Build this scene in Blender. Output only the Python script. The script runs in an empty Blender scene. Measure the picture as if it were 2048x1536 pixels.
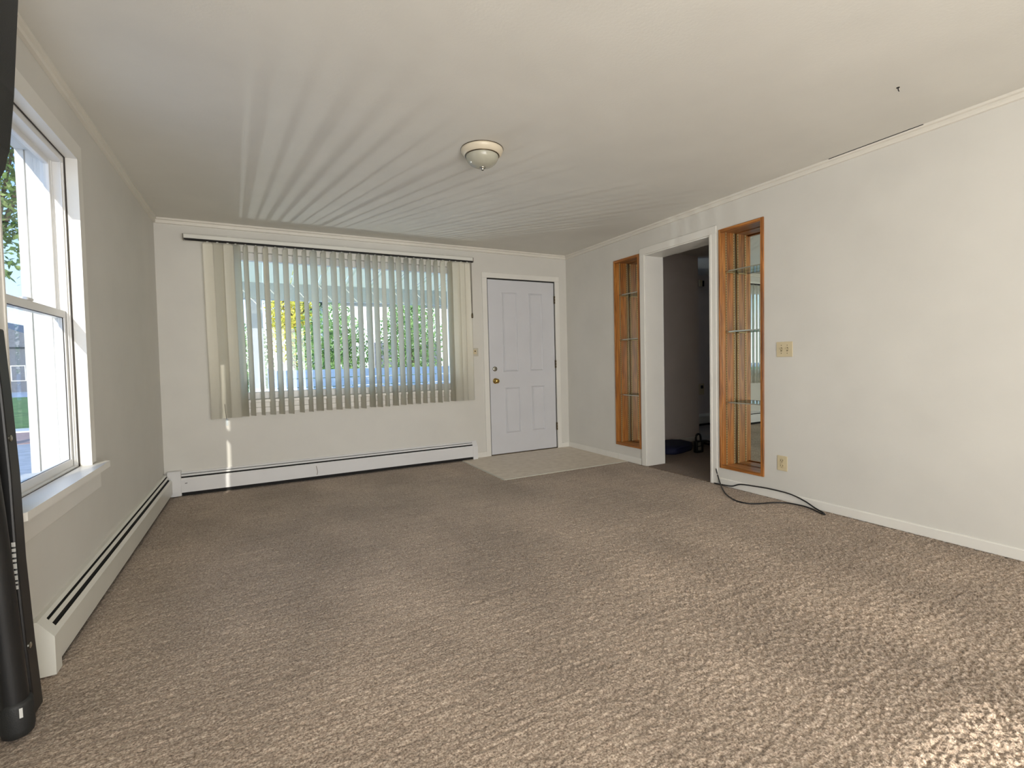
import bpy, bmesh, math, random
import numpy as np
from mathutils import Vector, Matrix

random.seed(7)
rng = np.random.default_rng(11)
S = bpy.context.scene
COL = S.collection
PI = math.pi

# ---------------------------------------------------------------- camera
W, D, H = 4.2714, 5.1692, 2.44          # right wall, front wall, ceiling
CAM = Vector((0.7473, 0.0, 1.1151))
R_ = Vector((0.88491814, -0.46505596, -0.0253544))
U_ = Vector((0.0438084, 0.02891565, 0.9986214))
F_ = Vector((0.4636817, 0.88480893, -0.04596134))
cam_data = bpy.data.cameras.new('camera')
cam = bpy.data.objects.new('camera', cam_data)
COL.objects.link(cam)
m = Matrix((R_, U_, -F_)).transposed().to_4x4()
m.translation = CAM
cam.matrix_world = m
cam_data.sensor_width = 36.0
cam_data.lens = 965.328 * 36.0 / 2048.0
cam_data.clip_start = 0.05
cam_data.clip_end = 500
S.camera = cam

# ---------------------------------------------------------------- light, sky, exposure
SUN_DIR = Vector((1.0, 4.46, -1.6)).normalized()
SUN_POWER = 4.2
SKY_POWER = 2.2
REAR_POWER = 82.0
REAR2_POWER = 16.0
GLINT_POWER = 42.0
FILL_POWER = 80.0
S.view_settings.view_transform = 'Standard'
S.view_settings.look = 'None'
S.view_settings.gamma = 1.0
S.view_settings.exposure = 0.34
S.view_settings.use_curve_mapping = False
try:
    S.cycles.use_denoising = True
    S.cycles.max_bounces = 10
    S.cycles.diffuse_bounces = 6
    S.cycles.transparent_max_bounces = 16
    S.cycles.sample_clamp_indirect = 8.0
except Exception:
    pass

world = bpy.data.worlds.new('world')
S.world = world
world.use_nodes = True
wn = world.node_tree.nodes
wl = world.node_tree.links
wn.clear()
# clear sky: pale at the horizon, blue overhead, the same all round
wtc = wn.new('ShaderNodeTexCoord')
sep = wn.new('ShaderNodeSeparateXYZ')
wl.new(wtc.outputs['Generated'], sep.inputs[0])
sky = wn.new('ShaderNodeValToRGB')
se = sky.color_ramp.elements
se[0].position, se[0].color = 0.0, (0.95, 0.98, 1.0, 1)
se[1].position, se[1].color = 1.0, (0.13, 0.27, 0.58, 1)
sk = se.new(0.32)
sk.color = (0.17, 0.35, 0.68, 1)
sk = se.new(0.10)
sk.color = (0.42, 0.58, 0.80, 1)
wl.new(sep.outputs['Z'], sky.inputs['Fac'])
bg = wn.new('ShaderNodeBackground')
bg.inputs['Strength'].default_value = SKY_POWER
wo = wn.new('ShaderNodeOutputWorld')
wl.new(sky.outputs[0], bg.inputs[0])
wl.new(bg.outputs[0], wo.inputs[0])


def lamp(name, kind, loc, direction, power, color=(1, 1, 1), **kw):
    d = bpy.data.lights.new(name, kind)
    d.energy = power
    d.color = color
    for k, v in kw.items():
        setattr(d, k, v)
    o = bpy.data.objects.new(name, d)
    o.location = loc
    o.rotation_euler = Vector(direction).to_track_quat('-Z', 'Y').to_euler()
    COL.objects.link(o)
    return o


lamp('sun', 'SUN', (-3, -10, 8), SUN_DIR, SUN_POWER, (1.0, 0.93, 0.82), angle=math.radians(0.5))
# added fill lamps behind the camera, standing in for assumed window daylight
lamp('rear_fill', 'AREA', (1.25, -2.85, 1.35), (0.0, 1, 0.2), REAR_POWER, (1.0, 0.985, 0.97), shape='RECTANGLE', size=2.2, size_y=1.7)  # added lamp inside the rear wall, larger than the opening there
lamp('side_fill', 'AREA', (0.04, -1.1, 1.4), (1.0, 0.25, 0.12), REAR2_POWER, (1.0, 0.985, 0.97), shape='RECTANGLE', size=1.3, size_y=1.5)  # added lamp; the left wall has no window here
# added fill lamp behind the camera, aimed up to brighten the ceiling
lamp('ceiling_fill', 'AREA', (1.45, -1.2, 0.12), (-0.1, 1.0, 1.0), FILL_POWER, (1.0, 0.97, 0.93), shape='RECTANGLE', size=2.4, size_y=1.5)
# added lamp for an assumed sun glint by the porch post, throws the blind's streaks on the ceiling
lamp('assumed_porch_glint', 'AREA', (0.573, 7.241, -0.12), (2.8, -1.0, 0.0), GLINT_POWER, (0.96, 1.0, 0.97), shape='RECTANGLE', size=0.05, size_y=0.5)

# ---------------------------------------------------------------- materials


def new_mat(name):
    mt = bpy.data.materials.new(name)
    mt.use_nodes = True
    nt = mt.node_tree
    return mt, nt, nt.nodes, nt.links, nt.nodes['Principled BSDF']


def lin(c):
    return tuple((x / 255 / 12.92) if x / 255 <= 0.04045 else ((x / 255 + 0.055) / 1.055) ** 2.4 for x in c) + (1.0,)


def paint(name, rgb, rough=0.5, bump=0.02, scale=120.0, var=0.03, metal=0.0, spec=0.5):
    """painted / plain surface: slight tone variation and fine relief"""
    mt, nt, N, L, b = new_mat(name)
    tc = N.new('ShaderNodeTexCoord')
    nz = N.new('ShaderNodeTexNoise')
    nz.inputs['Scale'].default_value = 3.0
    nz.inputs['Detail'].default_value = 4.0
    L.new(tc.outputs['Object'], nz.inputs['Vector'])
    rp = N.new('ShaderNodeValToRGB')
    c = lin(rgb)
    rp.color_ramp.elements[0].position = 0.3
    rp.color_ramp.elements[1].position = 0.7
    rp.color_ramp.elements[0].color = tuple(x * (1 - var) for x in c[:3]) + (1,)
    rp.color_ramp.elements[1].color = tuple(min(1, x * (1 + var)) for x in c[:3]) + (1,)
    L.new(nz.outputs['Fac'], rp.inputs['Fac'])
    L.new(rp.outputs['Color'], b.inputs['Base Color'])
    b.inputs['Roughness'].default_value = rough
    b.inputs['Metallic'].default_value = metal
    b.inputs['Specular IOR Level'].default_value = spec
    if bump:
        n2 = N.new('ShaderNodeTexNoise')
        n2.inputs['Scale'].default_value = scale
        n2.inputs['Detail'].default_value = 2.0
        L.new(tc.outputs['Object'], n2.inputs['Vector'])
        bp = N.new('ShaderNodeBump')
        bp.inputs['Strength'].default_value = bump
        bp.inputs['Distance'].default_value = 0.01
        L.new(n2.outputs['Fac'], bp.inputs['Height'])
        L.new(bp.outputs['Normal'], b.inputs['Normal'])
    return mt


def glass_mat(name, tint=(1, 1, 1, 1), rough=0.0, ior=1.45):
    mt, nt, N, L, b = new_mat(name)
    N.remove(b)
    out = N['Material Output']
    tr = N.new('ShaderNodeBsdfTransparent')
    tr.inputs['Color'].default_value = tint
    gl = N.new('ShaderNodeBsdfGlossy')
    gl.inputs['Roughness'].default_value = rough
    lw = N.new('ShaderNodeLayerWeight')
    lw.inputs['Blend'].default_value = 0.5
    pw_ = N.new('ShaderNodeMath')
    pw_.operation = 'POWER'
    pw_.inputs[1].default_value = 5.0
    L.new(lw.outputs['Facing'], pw_.inputs[0])
    fr = N.new('ShaderNodeMath')
    fr.operation = 'MULTIPLY_ADD'
    fr.inputs[1].default_value = 0.7
    fr.inputs[2].default_value = ((ior - 1) / (ior + 1)) ** 2 * 0.8
    L.new(pw_.outputs[0], fr.inputs[0])
    nz = N.new('ShaderNodeTexNoise')
    nz.inputs['Scale'].default_value = 2.0
    mth = N.new('ShaderNodeMath')
    mth.operation = 'MULTIPLY_ADD'
    mth.inputs[1].default_value = 0.01
    L.new(nz.outputs['Fac'], mth.inputs[0])
    L.new(fr.outputs[0], mth.inputs[2])
    mx = N.new('ShaderNodeMixShader')
    L.new(mth.outputs[0], mx.inputs['Fac'])
    L.new(tr.outputs[0], mx.inputs[1])
    L.new(gl.outputs[0], mx.inputs[2])
    L.new(mx.outputs[0], out.inputs['Surface'])
    return mt


def oak_mat(name, along='Z'):
    mt, nt, N, L, b = new_mat(name)
    tc = N.new('ShaderNodeTexCoord')
    mp = N.new('ShaderNodeMapping')
    sc = {'Z': (16, 16, 1.2), 'Y': (16, 1.2, 16)}[along]
    mp.inputs['Scale'].default_value = sc
    L.new(tc.outputs['Object'], mp.inputs['Vector'])
    wv = N.new('ShaderNodeTexNoise')
    wv.inputs['Scale'].default_value = 1.6
    wv.inputs['Detail'].default_value = 5.0
    wv.inputs['Distortion'].default_value = 1.2
    L.new(mp.outputs[0], wv.inputs['Vector'])
    mp2 = N.new('ShaderNodeMapping')
    mp2.inputs['Scale'].default_value = tuple(s * 9 if s > 5 else s * 2.5 for s in sc)
    L.new(tc.outputs['Object'], mp2.inputs['Vector'])
    gr = N.new('ShaderNodeTexNoise')
    gr.inputs['Scale'].default_value = 1.5
    gr.inputs['Detail'].default_value = 3.0
    L.new(mp2.outputs[0], gr.inputs['Vector'])
    rp = N.new('ShaderNodeValToRGB')
    e = rp.color_ramp.elements
    e[0].position, e[0].color = 0.30, lin((116, 66, 22))
    e[1].position, e[1].color = 0.72, lin((205, 142, 72))
    k = rp.color_ramp.elements.new(0.5)
    k.color = lin((176, 112, 50))
    L.new(wv.outputs['Fac'], rp.inputs['Fac'])
    r2 = N.new('ShaderNodeValToRGB')
    r2.color_ramp.elements[0].position, r2.color_ramp.elements[0].color = 0.36, (0.30, 0.26, 0.20, 1)
    r2.color_ramp.elements[1].position, r2.color_ramp.elements[1].color = 0.52, (1, 1, 1, 1)
    L.new(gr.outputs['Fac'], r2.inputs['Fac'])
    mx = N.new('ShaderNodeMix')
    mx.data_type = 'RGBA'
    mx.blend_type = 'MULTIPLY'
    mx.inputs['Factor'].default_value = 0.8
    L.new(rp.outputs['Color'], mx.inputs[6])
    L.new(r2.outputs['Color'], mx.inputs[7])
    L.new(mx.outputs[2], b.inputs['Base Color'])
    b.inputs['Roughness'].default_value = 0.34
    bp = N.new('ShaderNodeBump')
    bp.inputs['Strength'].default_value = 0.12
    bp.inputs['Distance'].default_value = 0.004
    L.new(gr.outputs['Fac'], bp.inputs['Height'])
    L.new(bp.outputs['Normal'], b.inputs['Normal'])
    return mt


def carpet_mat(name, dark, mid, light, bump=0.5):
    """cut pile: yarn-to-yarn colour differences, brushed-nap tone in large soft streaks"""
    mt, nt, N, L, b = new_mat(name)
    tc = N.new('ShaderNodeTexCoord')
    n1 = N.new('ShaderNodeTexNoise')
    n1.inputs['Scale'].default_value = 150.0
    n1.inputs['Detail'].default_value = 3.0
    n1.inputs['Roughness'].default_value = 0.7
    L.new(tc.outputs['Object'], n1.inputs['Vector'])
    rp = N.new('ShaderNodeValToRGB')
    e = rp.color_ramp.elements
    e[0].position, e[0].color = 0.33, lin(dark)
    e[1].position, e[1].color = 0.68, lin(light)
    k = e.new(0.5)
    k.color = lin(mid)
    L.new(n1.outputs['Fac'], rp.inputs['Fac'])
    # long rows of the tufting, across the room
    mp = N.new('ShaderNodeMapping')
    mp.inputs['Scale'].default_value = (2.0, 70.0, 1.0)
    L.new(tc.outputs['Object'], mp.inputs['Vector'])
    n2 = N.new('ShaderNodeTexNoise')
    n2.inputs['Scale'].default_value = 1.0
    n2.inputs['Detail'].default_value = 3.0
    L.new(mp.outputs[0], n2.inputs['Vector'])
    # nap
    mp3 = N.new('ShaderNodeMapping')
    mp3.inputs['Scale'].default_value = (1.1, 0.7, 1.0)
    mp3.inputs['Rotation'].default_value = (0, 0, 0.3)
    L.new(tc.outputs['Object'], mp3.inputs['Vector'])
    n3 = N.new('ShaderNodeTexNoise')
    n3.inputs['Scale'].default_value = 1.6
    n3.inputs['Detail'].default_value = 2.0
    L.new(mp3.outputs[0], n3.inputs['Vector'])
    r2 = N.new('ShaderNodeMapRange')
    r2.inputs['From Min'].default_value = 0.3
    r2.inputs['From Max'].default_value = 0.7
    r2.inputs['To Min'].default_value = 0.82
    r2.inputs['To Max'].default_value = 1.14
    L.new(n2.outputs['Fac'], r2.inputs['Value'])
    r3 = N.new('ShaderNodeMapRange')
    r3.inputs['From Min'].default_value = 0.35
    r3.inputs['From Max'].default_value = 0.65
    r3.inputs['To Min'].default_value = 0.84
    r3.inputs['To Max'].default_value = 1.1
    L.new(n3.outputs['Fac'], r3.inputs['Value'])
    ml = N.new('ShaderNodeMath')
    ml.operation = 'MULTIPLY'
    L.new(r2.outputs[0], ml.inputs[0])
    L.new(r3.outputs[0], ml.inputs[1])
    vm = N.new('ShaderNodeVectorMath')
    vm.operation = 'SCALE'
    L.new(rp.outputs['Color'], vm.inputs[0])
    L.new(ml.outputs[0], vm.inputs['Scale'])
    L.new(vm.outputs[0], b.inputs['Base Color'])
    b.inputs['Roughness'].default_value = 1.0
    b.inputs['Specular IOR Level'].default_value = 0.05
    b.inputs['Sheen Weight'].default_value = 0.15
    b.inputs['Sheen Roughness'].default_value = 0.6
    vo = N.new('ShaderNodeTexNoise')
    vo.inputs['Scale'].default_value = 110.0
    vo.inputs['Detail'].default_value = 4.0
    L.new(tc.outputs['Object'], vo.inputs['Vector'])
    ad = N.new('ShaderNodeMath')
    ad.operation = 'ADD'
    L.new(vo.outputs['Fac'], ad.inputs[0])
    L.new(n2.outputs['Fac'], ad.inputs[1])
    bp = N.new('ShaderNodeBump')
    bp.inputs['Strength'].default_value = bump
    bp.inputs['Distance'].default_value = 0.012
    L.new(ad.outputs[0], bp.inputs['Height'])
    L.new(bp.outputs['Normal'], b.inputs['Normal'])
    return mt


def vane_mat(name, c0, c1, ct, fac):
    mt, nt, N, L, b = new_mat(name)
    out = N['Material Output']
    tc = N.new('ShaderNodeTexCoord')
    nz = N.new('ShaderNodeTexNoise')
    nz.inputs['Scale'].default_value = 60.0
    L.new(tc.outputs['Object'], nz.inputs['Vector'])
    rp = N.new('ShaderNodeValToRGB')
    rp.color_ramp.elements[0].color = lin(c0)
    rp.color_ramp.elements[1].color = lin(c1)
    L.new(nz.outputs['Fac'], rp.inputs['Fac'])
    L.new(rp.outputs['Color'], b.inputs['Base Color'])
    b.inputs['Roughness'].default_value = 0.35
    tl = N.new('ShaderNodeBsdfTranslucent')
    tl.inputs['Color'].default_value = lin(ct)
    mx = N.new('ShaderNodeMixShader')
    mx.inputs['Fac'].default_value = fac
    L.new(b.outputs[0], mx.inputs[1])
    L.new(tl.outputs[0], mx.inputs[2])
    L.new(mx.outputs[0], out.inputs['Surface'])
    return mt


def foliage_mat(name, a, bcol, c):
    mt, nt, N, L, b = new_mat(name)
    out = N['Material Output']
    tc = N.new('ShaderNodeTexCoord')
    nz = N.new('ShaderNodeTexNoise')
    nz.inputs['Scale'].default_value = 2.2
    nz.inputs['Detail'].default_value = 6.0
    L.new(tc.outputs['Object'], nz.inputs['Vector'])
    rp = N.new('ShaderNodeValToRGB')
    e = rp.color_ramp.elements
    e[0].position, e[0].color = 0.35, lin(a)
    e[1].position, e[1].color = 0.68, lin(c)
    k = e.new(0.52)
    k.color = lin(bcol)
    L.new(nz.outputs['Fac'], rp.inputs['Fac'])
    L.new(rp.outputs['Color'], b.inputs['Base Color'])
    b.inputs['Roughness'].default_value = 0.6
    tl = N.new('ShaderNodeBsdfTranslucent')
    L.new(rp.outputs['Color'], tl.inputs['Color'])
    mx = N.new('ShaderNodeMixShader')
    mx.inputs['Fac'].default_value = 0.45
    L.new(b.outputs[0], mx.inputs[1])
    L.new(tl.outputs[0], mx.inputs[2])
    L.new(mx.outputs[0], out.inputs['Surface'])
    return mt


def noise2(name, a, c, scale, rough=0.9, bump=0.3, stretch=(1, 1, 1)):
    mt, nt, N, L, b = new_mat(name)
    tc = N.new('ShaderNodeTexCoord')
    mp = N.new('ShaderNodeMapping')
    mp.inputs['Scale'].default_value = stretch
    L.new(tc.outputs['Object'], mp.inputs['Vector'])
    nz = N.new('ShaderNodeTexNoise')
    nz.inputs['Scale'].default_value = scale
    nz.inputs['Detail'].default_value = 6.0
    L.new(mp.outputs[0], nz.inputs['Vector'])
    rp = N.new('ShaderNodeValToRGB')
    rp.color_ramp.elements[0].position = 0.35
    rp.color_ramp.elements[1].position = 0.65
    rp.color_ramp.elements[0].color = lin(a)
    rp.color_ramp.elements[1].color = lin(c)
    L.new(nz.outputs['Fac'], rp.inputs['Fac'])
    L.new(rp.outputs['Color'], b.inputs['Base Color'])
    b.inputs['Roughness'].default_value = rough
    bp = N.new('ShaderNodeBump')
    bp.inputs['Strength'].default_value = bump
    bp.inputs['Distance'].default_value = 0.01
    L.new(nz.outputs['Fac'], bp.inputs['Height'])
    L.new(bp.outputs['Normal'], b.inputs['Normal'])
    return mt


M = {}
M['wall'] = paint('wall_paint', (212, 210, 203), 0.62, 0.03, 160)
M['ceiling'] = paint('ceiling_paint', (216, 214, 206), 0.7, 0.06, 90)
M['trim'] = paint('trim_paint', (226, 224, 217), 0.35, 0.01)
M['crown'] = paint('crown_paint', (222, 218, 208), 0.45, 0.01)
M['door'] = paint('door_paint', (208, 209, 213), 0.4, 0.02, 200)
M['heater'] = paint('heater_enamel', (216, 215, 206), 0.3, 0.01)
M['heater_far'] = paint('heater_enamel_white', (222, 222, 222), 0.3, 0.01)
M['fin'] = paint('aluminium_fin', (150, 150, 145), 0.4, 0.1, 300, metal=0.6)
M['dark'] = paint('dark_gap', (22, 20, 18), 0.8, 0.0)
M['vinylframe'] = paint('vinyl_window_frame', (226, 226, 224), 0.35, 0.01)
M['gasket'] = paint('window_gasket', (60, 55, 50), 0.7, 0.0)
M['glass'] = glass_mat('window_glass', (0.97, 0.98, 0.98, 1))
M['shelfglass'] = glass_mat('shelf_glass', (0.72, 0.80, 0.76, 1), ior=1.5)
M['oakz'] = oak_mat('oak_vertical', 'Z')
M['oaky'] = oak_mat('oak_horizontal', 'Y')
M['standard'] = paint('brass_shelf_standard', (176, 150, 104), 0.4, 0.25, 220, metal=0.35)
M['mirror'] = paint('mirror_silver', (228, 236, 230), 0.01, 0.0, var=0.005, metal=1.0)
M['carpet'] = carpet_mat('beige_carpet', (106, 90, 76), (168, 150, 133), (208, 193, 175), 0.5)
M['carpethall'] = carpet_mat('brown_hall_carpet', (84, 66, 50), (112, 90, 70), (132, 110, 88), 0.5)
M['vinyl'] = noise2('entry_vinyl', (205, 193, 176), (218, 207, 191), 14.0, 0.5, 0.05)
M['hallwall'] = paint('hall_wall_paint', (216, 206, 200), 0.65, 0.03, 160)
M['vane'] = vane_mat('vinyl_vane', (234, 232, 224), (242, 240, 233), (244, 242, 230), 0.55)
M['alu'] = paint('headrail_white', (224, 224, 216), 0.3, 0.0)
M['cord'] = paint('grey_cord', (120, 115, 105), 0.6, 0.0)
M['clear'] = glass_mat('clear_plastic', (0.9, 0.95, 1, 1), 0.1)
M['ivory'] = paint('ivory_plastic', (206, 192, 158), 0.35, 0.0)
M['ivorydark'] = paint('ivory_toggle', (196, 182, 148), 0.35, 0.0)
M['greyplate'] = paint('grey_switch_plate', (190, 186, 172), 0.4, 0.0)
M['brass'] = paint('brass', (190, 160, 95), 0.2, 0.0, metal=1.0)
M['nickel'] = paint('nickel', (190, 188, 176), 0.2, 0.0, metal=1.0)
M['bronze'] = paint('bronze_hinge', (104, 92, 74), 0.35, 0.0, metal=0.9)
M['lampbase'] = paint('cream_lamp_pan', (214, 203, 180), 0.35, 0.0)
M['frost'] = paint('frosted_glass', (172, 170, 154), 0.16, 0.0)
M['black'] = paint('black_plastic', (22, 22, 22), 0.42, 0.05, 400)
M['blackpad'] = paint('black_padding', (30, 31, 30), 0.6, 0.12, 300)
M['sticker'] = paint('label_sticker', (200, 200, 195), 0.5, 0.0)
M['rubber'] = paint('black_cable_rubber', (16, 17, 20), 0.45, 0.0)
M['navy'] = paint('navy_fabric', (22, 28, 62), 0.75, 0.2, 90)
M['green'] = foliage_mat('tree_leaves', (70, 96, 46), (120, 150, 76), (190, 205, 130))
M['yellow'] = foliage_mat('yellow_leaves', (176, 184, 60), (232, 222, 92), (248, 240, 150))
M['bush'] = foliage_mat('bush_leaves', (86, 120, 62), (146, 184, 106), (206, 226, 166))
M['bark'] = noise2('bark', (70, 56, 44), (110, 92, 74), 9.0, 0.95, 0.6, (6, 6, 1))
M['lawn'] = noise2('lawn_grass', (78, 112, 50), (118, 150, 74), 3.0, 0.95, 0.6)
M['asphalt'] = noise2('driveway_concrete', (160, 164, 168), (182, 186, 190), 5.0, 0.9, 0.3)
M['brickwalk'] = noise2('pink_walk', (168, 132, 122), (190, 156, 146), 5.0, 0.9, 0.3)
M['curb'] = noise2('pale_curb', (206, 204, 196), (222, 220, 212), 4.0, 0.9, 0.2)
M['shingle'] = noise2('grey_shingle', (92, 96, 104), (120, 124, 132), 6.0, 0.9, 0.3, (1, 1, 6))
M['siding'] = paint('white_siding', (214, 214, 211), 0.6, 0.02)
M['soffit'] = vane_mat('fibreglass_panel', (240, 240, 220), (246, 246, 230), (250, 244, 214), 0.65)
M['beam'] = paint('porch_beam_grey', (206, 210, 202), 0.6, 0.02)
M['fence'] = noise2('pale_blue_boards', (226, 228, 226), (236, 238, 236), 6.0, 0.8, 0.1, (1, 1, 8))

# ---------------------------------------------------------------- mesh helpers


def BM():
    return bmesh.new()


def box(bm, x0, x1, y0, y1, z0, z1):
    vs = [bm.verts.new((x, y, z)) for x in (x0, x1) for y in (y0, y1) for z in (z0, z1)]
    for f in ((0, 1, 3, 2), (4, 6, 7, 5), (0, 4, 5, 1), (2, 3, 7, 6), (0, 2, 6, 4), (1, 5, 7, 3)):
        bm.faces.new([vs[i] for i in f])
    return bm


def prism(bm, prof, axis, a, c):
    """closed 2-D profile swept along axis from a to c. profile in the two other axes in order"""
    def P(p, t):
        if axis == 'X':
            return (t, p[0], p[1])
        if axis == 'Y':
            return (p[0], t, p[1])
        return (p[0], p[1], t)
    A = [bm.verts.new(P(p, a)) for p in prof]
    C = [bm.verts.new(P(p, c)) for p in prof]
    n = len(prof)
    bm.faces.new(A)
    bm.faces.new(C[::-1])
    for i in range(n):
        j = (i + 1) % n
        bm.faces.new((A[j], A[i], C[i], C[j]))
    return bm


def lathe(bm, prof, c, seg=40, axis='Z'):
    """profile of (radius, height) turned about an axis through c"""
    rings = []
    for r, h in prof:
        ring = []
        for k in range(seg):
            a = 2 * PI * k / seg
            if axis == 'Z':
                p = (c[0] + r * math.cos(a), c[1] + r * math.sin(a), c[2] + h)
            elif axis == 'Y':
                p = (c[0] + r * math.cos(a), c[1] + h, c[2] + r * math.sin(a))
            else:
                p = (c[0] + h, c[1] + r * math.cos(a), c[2] + r * math.sin(a))
            ring.append(bm.verts.new(p))
        rings.append(ring)
    for a, b in zip(rings[:-1], rings[1:]):
        for k in range(seg):
            j = (k + 1) % seg
            bm.faces.new((a[k], a[j], b[j], b[k]))
    bm.faces.new(rings[0][::-1])
    bm.faces.new(rings[-1])
    return bm


def smooth_path(pts, n=8):
    out = []
    P = [Vector(p) for p in pts]
    P = [P[0]] + P + [P[-1]]
    for i in range(1, len(P) - 2):
        a, b, c, d = P[i - 1], P[i], P[i + 1], P[i + 2]
        for k in range(n):
            t = k / n
            out.append(0.5 * ((2 * b) + (-a + c) * t + (2 * a - 5 * b + 4 * c - d) * t * t + (-a + 3 * b - 3 * c + d) * t ** 3))
    out.append(P[-2])
    return out


def tube(bm, pts, r, seg=8):
    """round tube along a polyline; r a number or a list"""
    pts = [Vector(p) for p in pts]
    n = len(pts)
    rad = r if isinstance(r, (list, tuple)) else [r] * n
    rings = []
    up = Vector((0, 0, 1))
    for i, p in enumerate(pts):
        t = (pts[min(i + 1, n - 1)] - pts[max(i - 1, 0)]).normalized()
        if abs(t.dot(up)) > 0.95:
            s = Vector((1, 0, 0))
        else:
            s = t.cross(up).normalized()
        s = (s - t * s.dot(t)).normalized()
        q = t.cross(s).normalized()
        rings.append([bm.verts.new(p + (s * math.cos(2 * PI * k / seg) + q * math.sin(2 * PI * k / seg)) * rad[i]) for k in range(seg)])
    for a, b in zip(rings[:-1], rings[1:]):
        for k in range(seg):
            j = (k + 1) % seg
            bm.faces.new((a[k], a[j], b[j], b[k]))
    bm.faces.new(rings[0][::-1])
    bm.faces.new(rings[-1])
    return bm


def bevel(bm, w, seg=2):
    bmesh.ops.bevel(bm, geom=[e for e in bm.edges], offset=w, segments=seg, affect='EDGES', profile=0.5, clamp_overlap=True)
    return bm


def lean(bm):
    """the left wall is a little out of plumb: its foot stands 3 cm further out than its head"""
    for v in bm.verts:
        v.co.x -= 0.03 * (1 - v.co.z / H)
    return bm


def obj(name, bm, mat, parent=None, smooth=False):
    bmesh.ops.recalc_face_normals(bm, faces=bm.faces[:])
    if parent is not None:
        off = Vector(parent.location)
        p = parent.parent
        while p is not None:
            off += Vector(p.location)
            p = p.parent
        bmesh.ops.translate(bm, vec=-off, verts=bm.verts[:])
    me = bpy.data.meshes.new(name)
    bm.to_mesh(me)
    bm.free()
    me.materials.append(mat)
    if smooth:
        for p in me.polygons:
            p.use_smooth = True
    o = bpy.data.objects.new(name, me)
    COL.objects.link(o)
    o.parent = parent
    return o


def thing(name, label, cat, loc, group=None):
    o = bpy.data.objects.new(name, None)
    o.empty_display_size = 0.05
    COL.objects.link(o)
    o.location = loc
    o['label'] = label
    o['category'] = cat
    if group:
        o['group'] = group
    return o


def tag(o, label, cat, group=None):
    o['label'] = label
    o['category'] = cat
    if group:
        o['group'] = group
    return o


def struct(o, label=None, cat=None):
    o['kind'] = 'structure'
    if label:
        o['label'] = label
    if cat:
        o['category'] = cat
    return o


def sroot(name, loc, label, cat):
    o = thing(name, label, cat, loc)
    o['kind'] = 'structure'
    return o


def lab(o, text):
    o['label'] = text
    return o


# ---------------------------------------------------------------- room shell
YB = -3.0                                  # rear wall behind the camera
# floor: real pile, tufts modelled as relief, finer near the camera


def grow(a, b, s0, s1):
    v = [a]
    while v[-1] < b:
        t = (v[-1] - a) / (b - a)
        v.append(v[-1] + s0 + (s1 - s0) * t)
    v[-1] = b
    return np.array(v)


ys = np.concatenate([[YB], grow(0.35, D + 0.02, 0.0034, 0.0125)])
xs = np.linspace(-0.06, W + 0.02, 1120)
nx, ny = len(xs), len(ys)


def blur(a, ax, k):
    for _ in range(k):
        a = (np.roll(a, 1, ax) + 2 * a + np.roll(a, -1, ax)) / 4
    return a


def blob(kx, ky):
    a = blur(blur(rng.standard_normal((ny, nx)), 1, kx), 0, ky)
    return a / a.std()


fine = blob(1, 1)
clump = blob(2, 2)
rows = blob(5, 1)
wide = blob(400, 120)
YY, XX = np.meshgrid(ys, xs, indexing='ij')
shag = np.clip((XX - 1.5) / 1.2, 0, 1) * np.clip((3.2 - YY) / 1.6, 0, 1)
amp = 0.0009 + 0.0018 * shag
Z = amp * (0.8 * fine + (0.3 + 0.4 * shag) * clump + (1 - shag) * 0.95 * rows)
Z = np.clip(Z, -0.012, 0.009) - 0.002
ENTRY = (2.765, 4.05)
inside = (XX > ENTRY[0]) & (YY > ENTRY[1])
Z[inside] = -0.010
Z[0, :] = -0.002
Z[(YY > D - 0.10) | (XX < 0.02) | (XX > W - 0.03)] -= 0.002
co = np.stack([XX, YY, Z], -1).reshape(-1, 3).astype(np.float32)
idx = np.arange(nx * ny, dtype=np.int32).reshape(ny, nx)
quads = np.stack([idx[:-1, :-1], idx[:-1, 1:], idx[1:, 1:], idx[1:, :-1]], -1).reshape(-1, 4)
me = bpy.data.meshes.new('floor')
me.vertices.add(len(co))
me.vertices.foreach_set('co', co.ravel())
me.loops.add(quads.size)
me.loops.foreach_set('vertex_index', quads.ravel())
me.polygons.add(len(quads))
me.polygons.foreach_set('loop_start', np.arange(0, quads.size, 4, dtype=np.int32))
me.polygons.foreach_set('use_smooth', np.ones(len(quads), dtype=bool))
me.update(calc_edges=True)
me.materials.append(M['carpet'])
floor = bpy.data.objects.new('floor', me)
COL.objects.link(floor)
struct(floor, 'beige shaggy wall-to-wall carpet of the living room', 'floor')

bm = BM()
box(bm, ENTRY[0], W, ENTRY[1], D, -0.008, 0.003)
vf = obj('vinyl_floor', bm, M['vinyl'])
tag(vf, 'square of pale beige vinyl flooring in front of the white door', 'flooring')
bm = BM()
prism(bm, [(ENTRY[0] - 0.012, -0.002), (ENTRY[0] - 0.006, 0.006), (ENTRY[0] + 0.002, 0.006), (ENTRY[0] + 0.004, 0.002)], 'Y', ENTRY[1] - 0.01, D - 0.07)
lab(obj('edge_strip', bm, M['greyplate'], vf), 'thin edge strip along the left of the vinyl')
bm = BM()
prism(bm, [(ENTRY[1] - 0.012, -0.002), (ENTRY[1] - 0.006, 0.006), (ENTRY[1] + 0.002, 0.006), (ENTRY[1] + 0.004, 0.002)], 'X', ENTRY[0] - 0.01, W - 0.02)
lab(obj('edge_strip', bm, M['greyplate'], vf), 'thin edge strip along the front of the vinyl')

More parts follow.
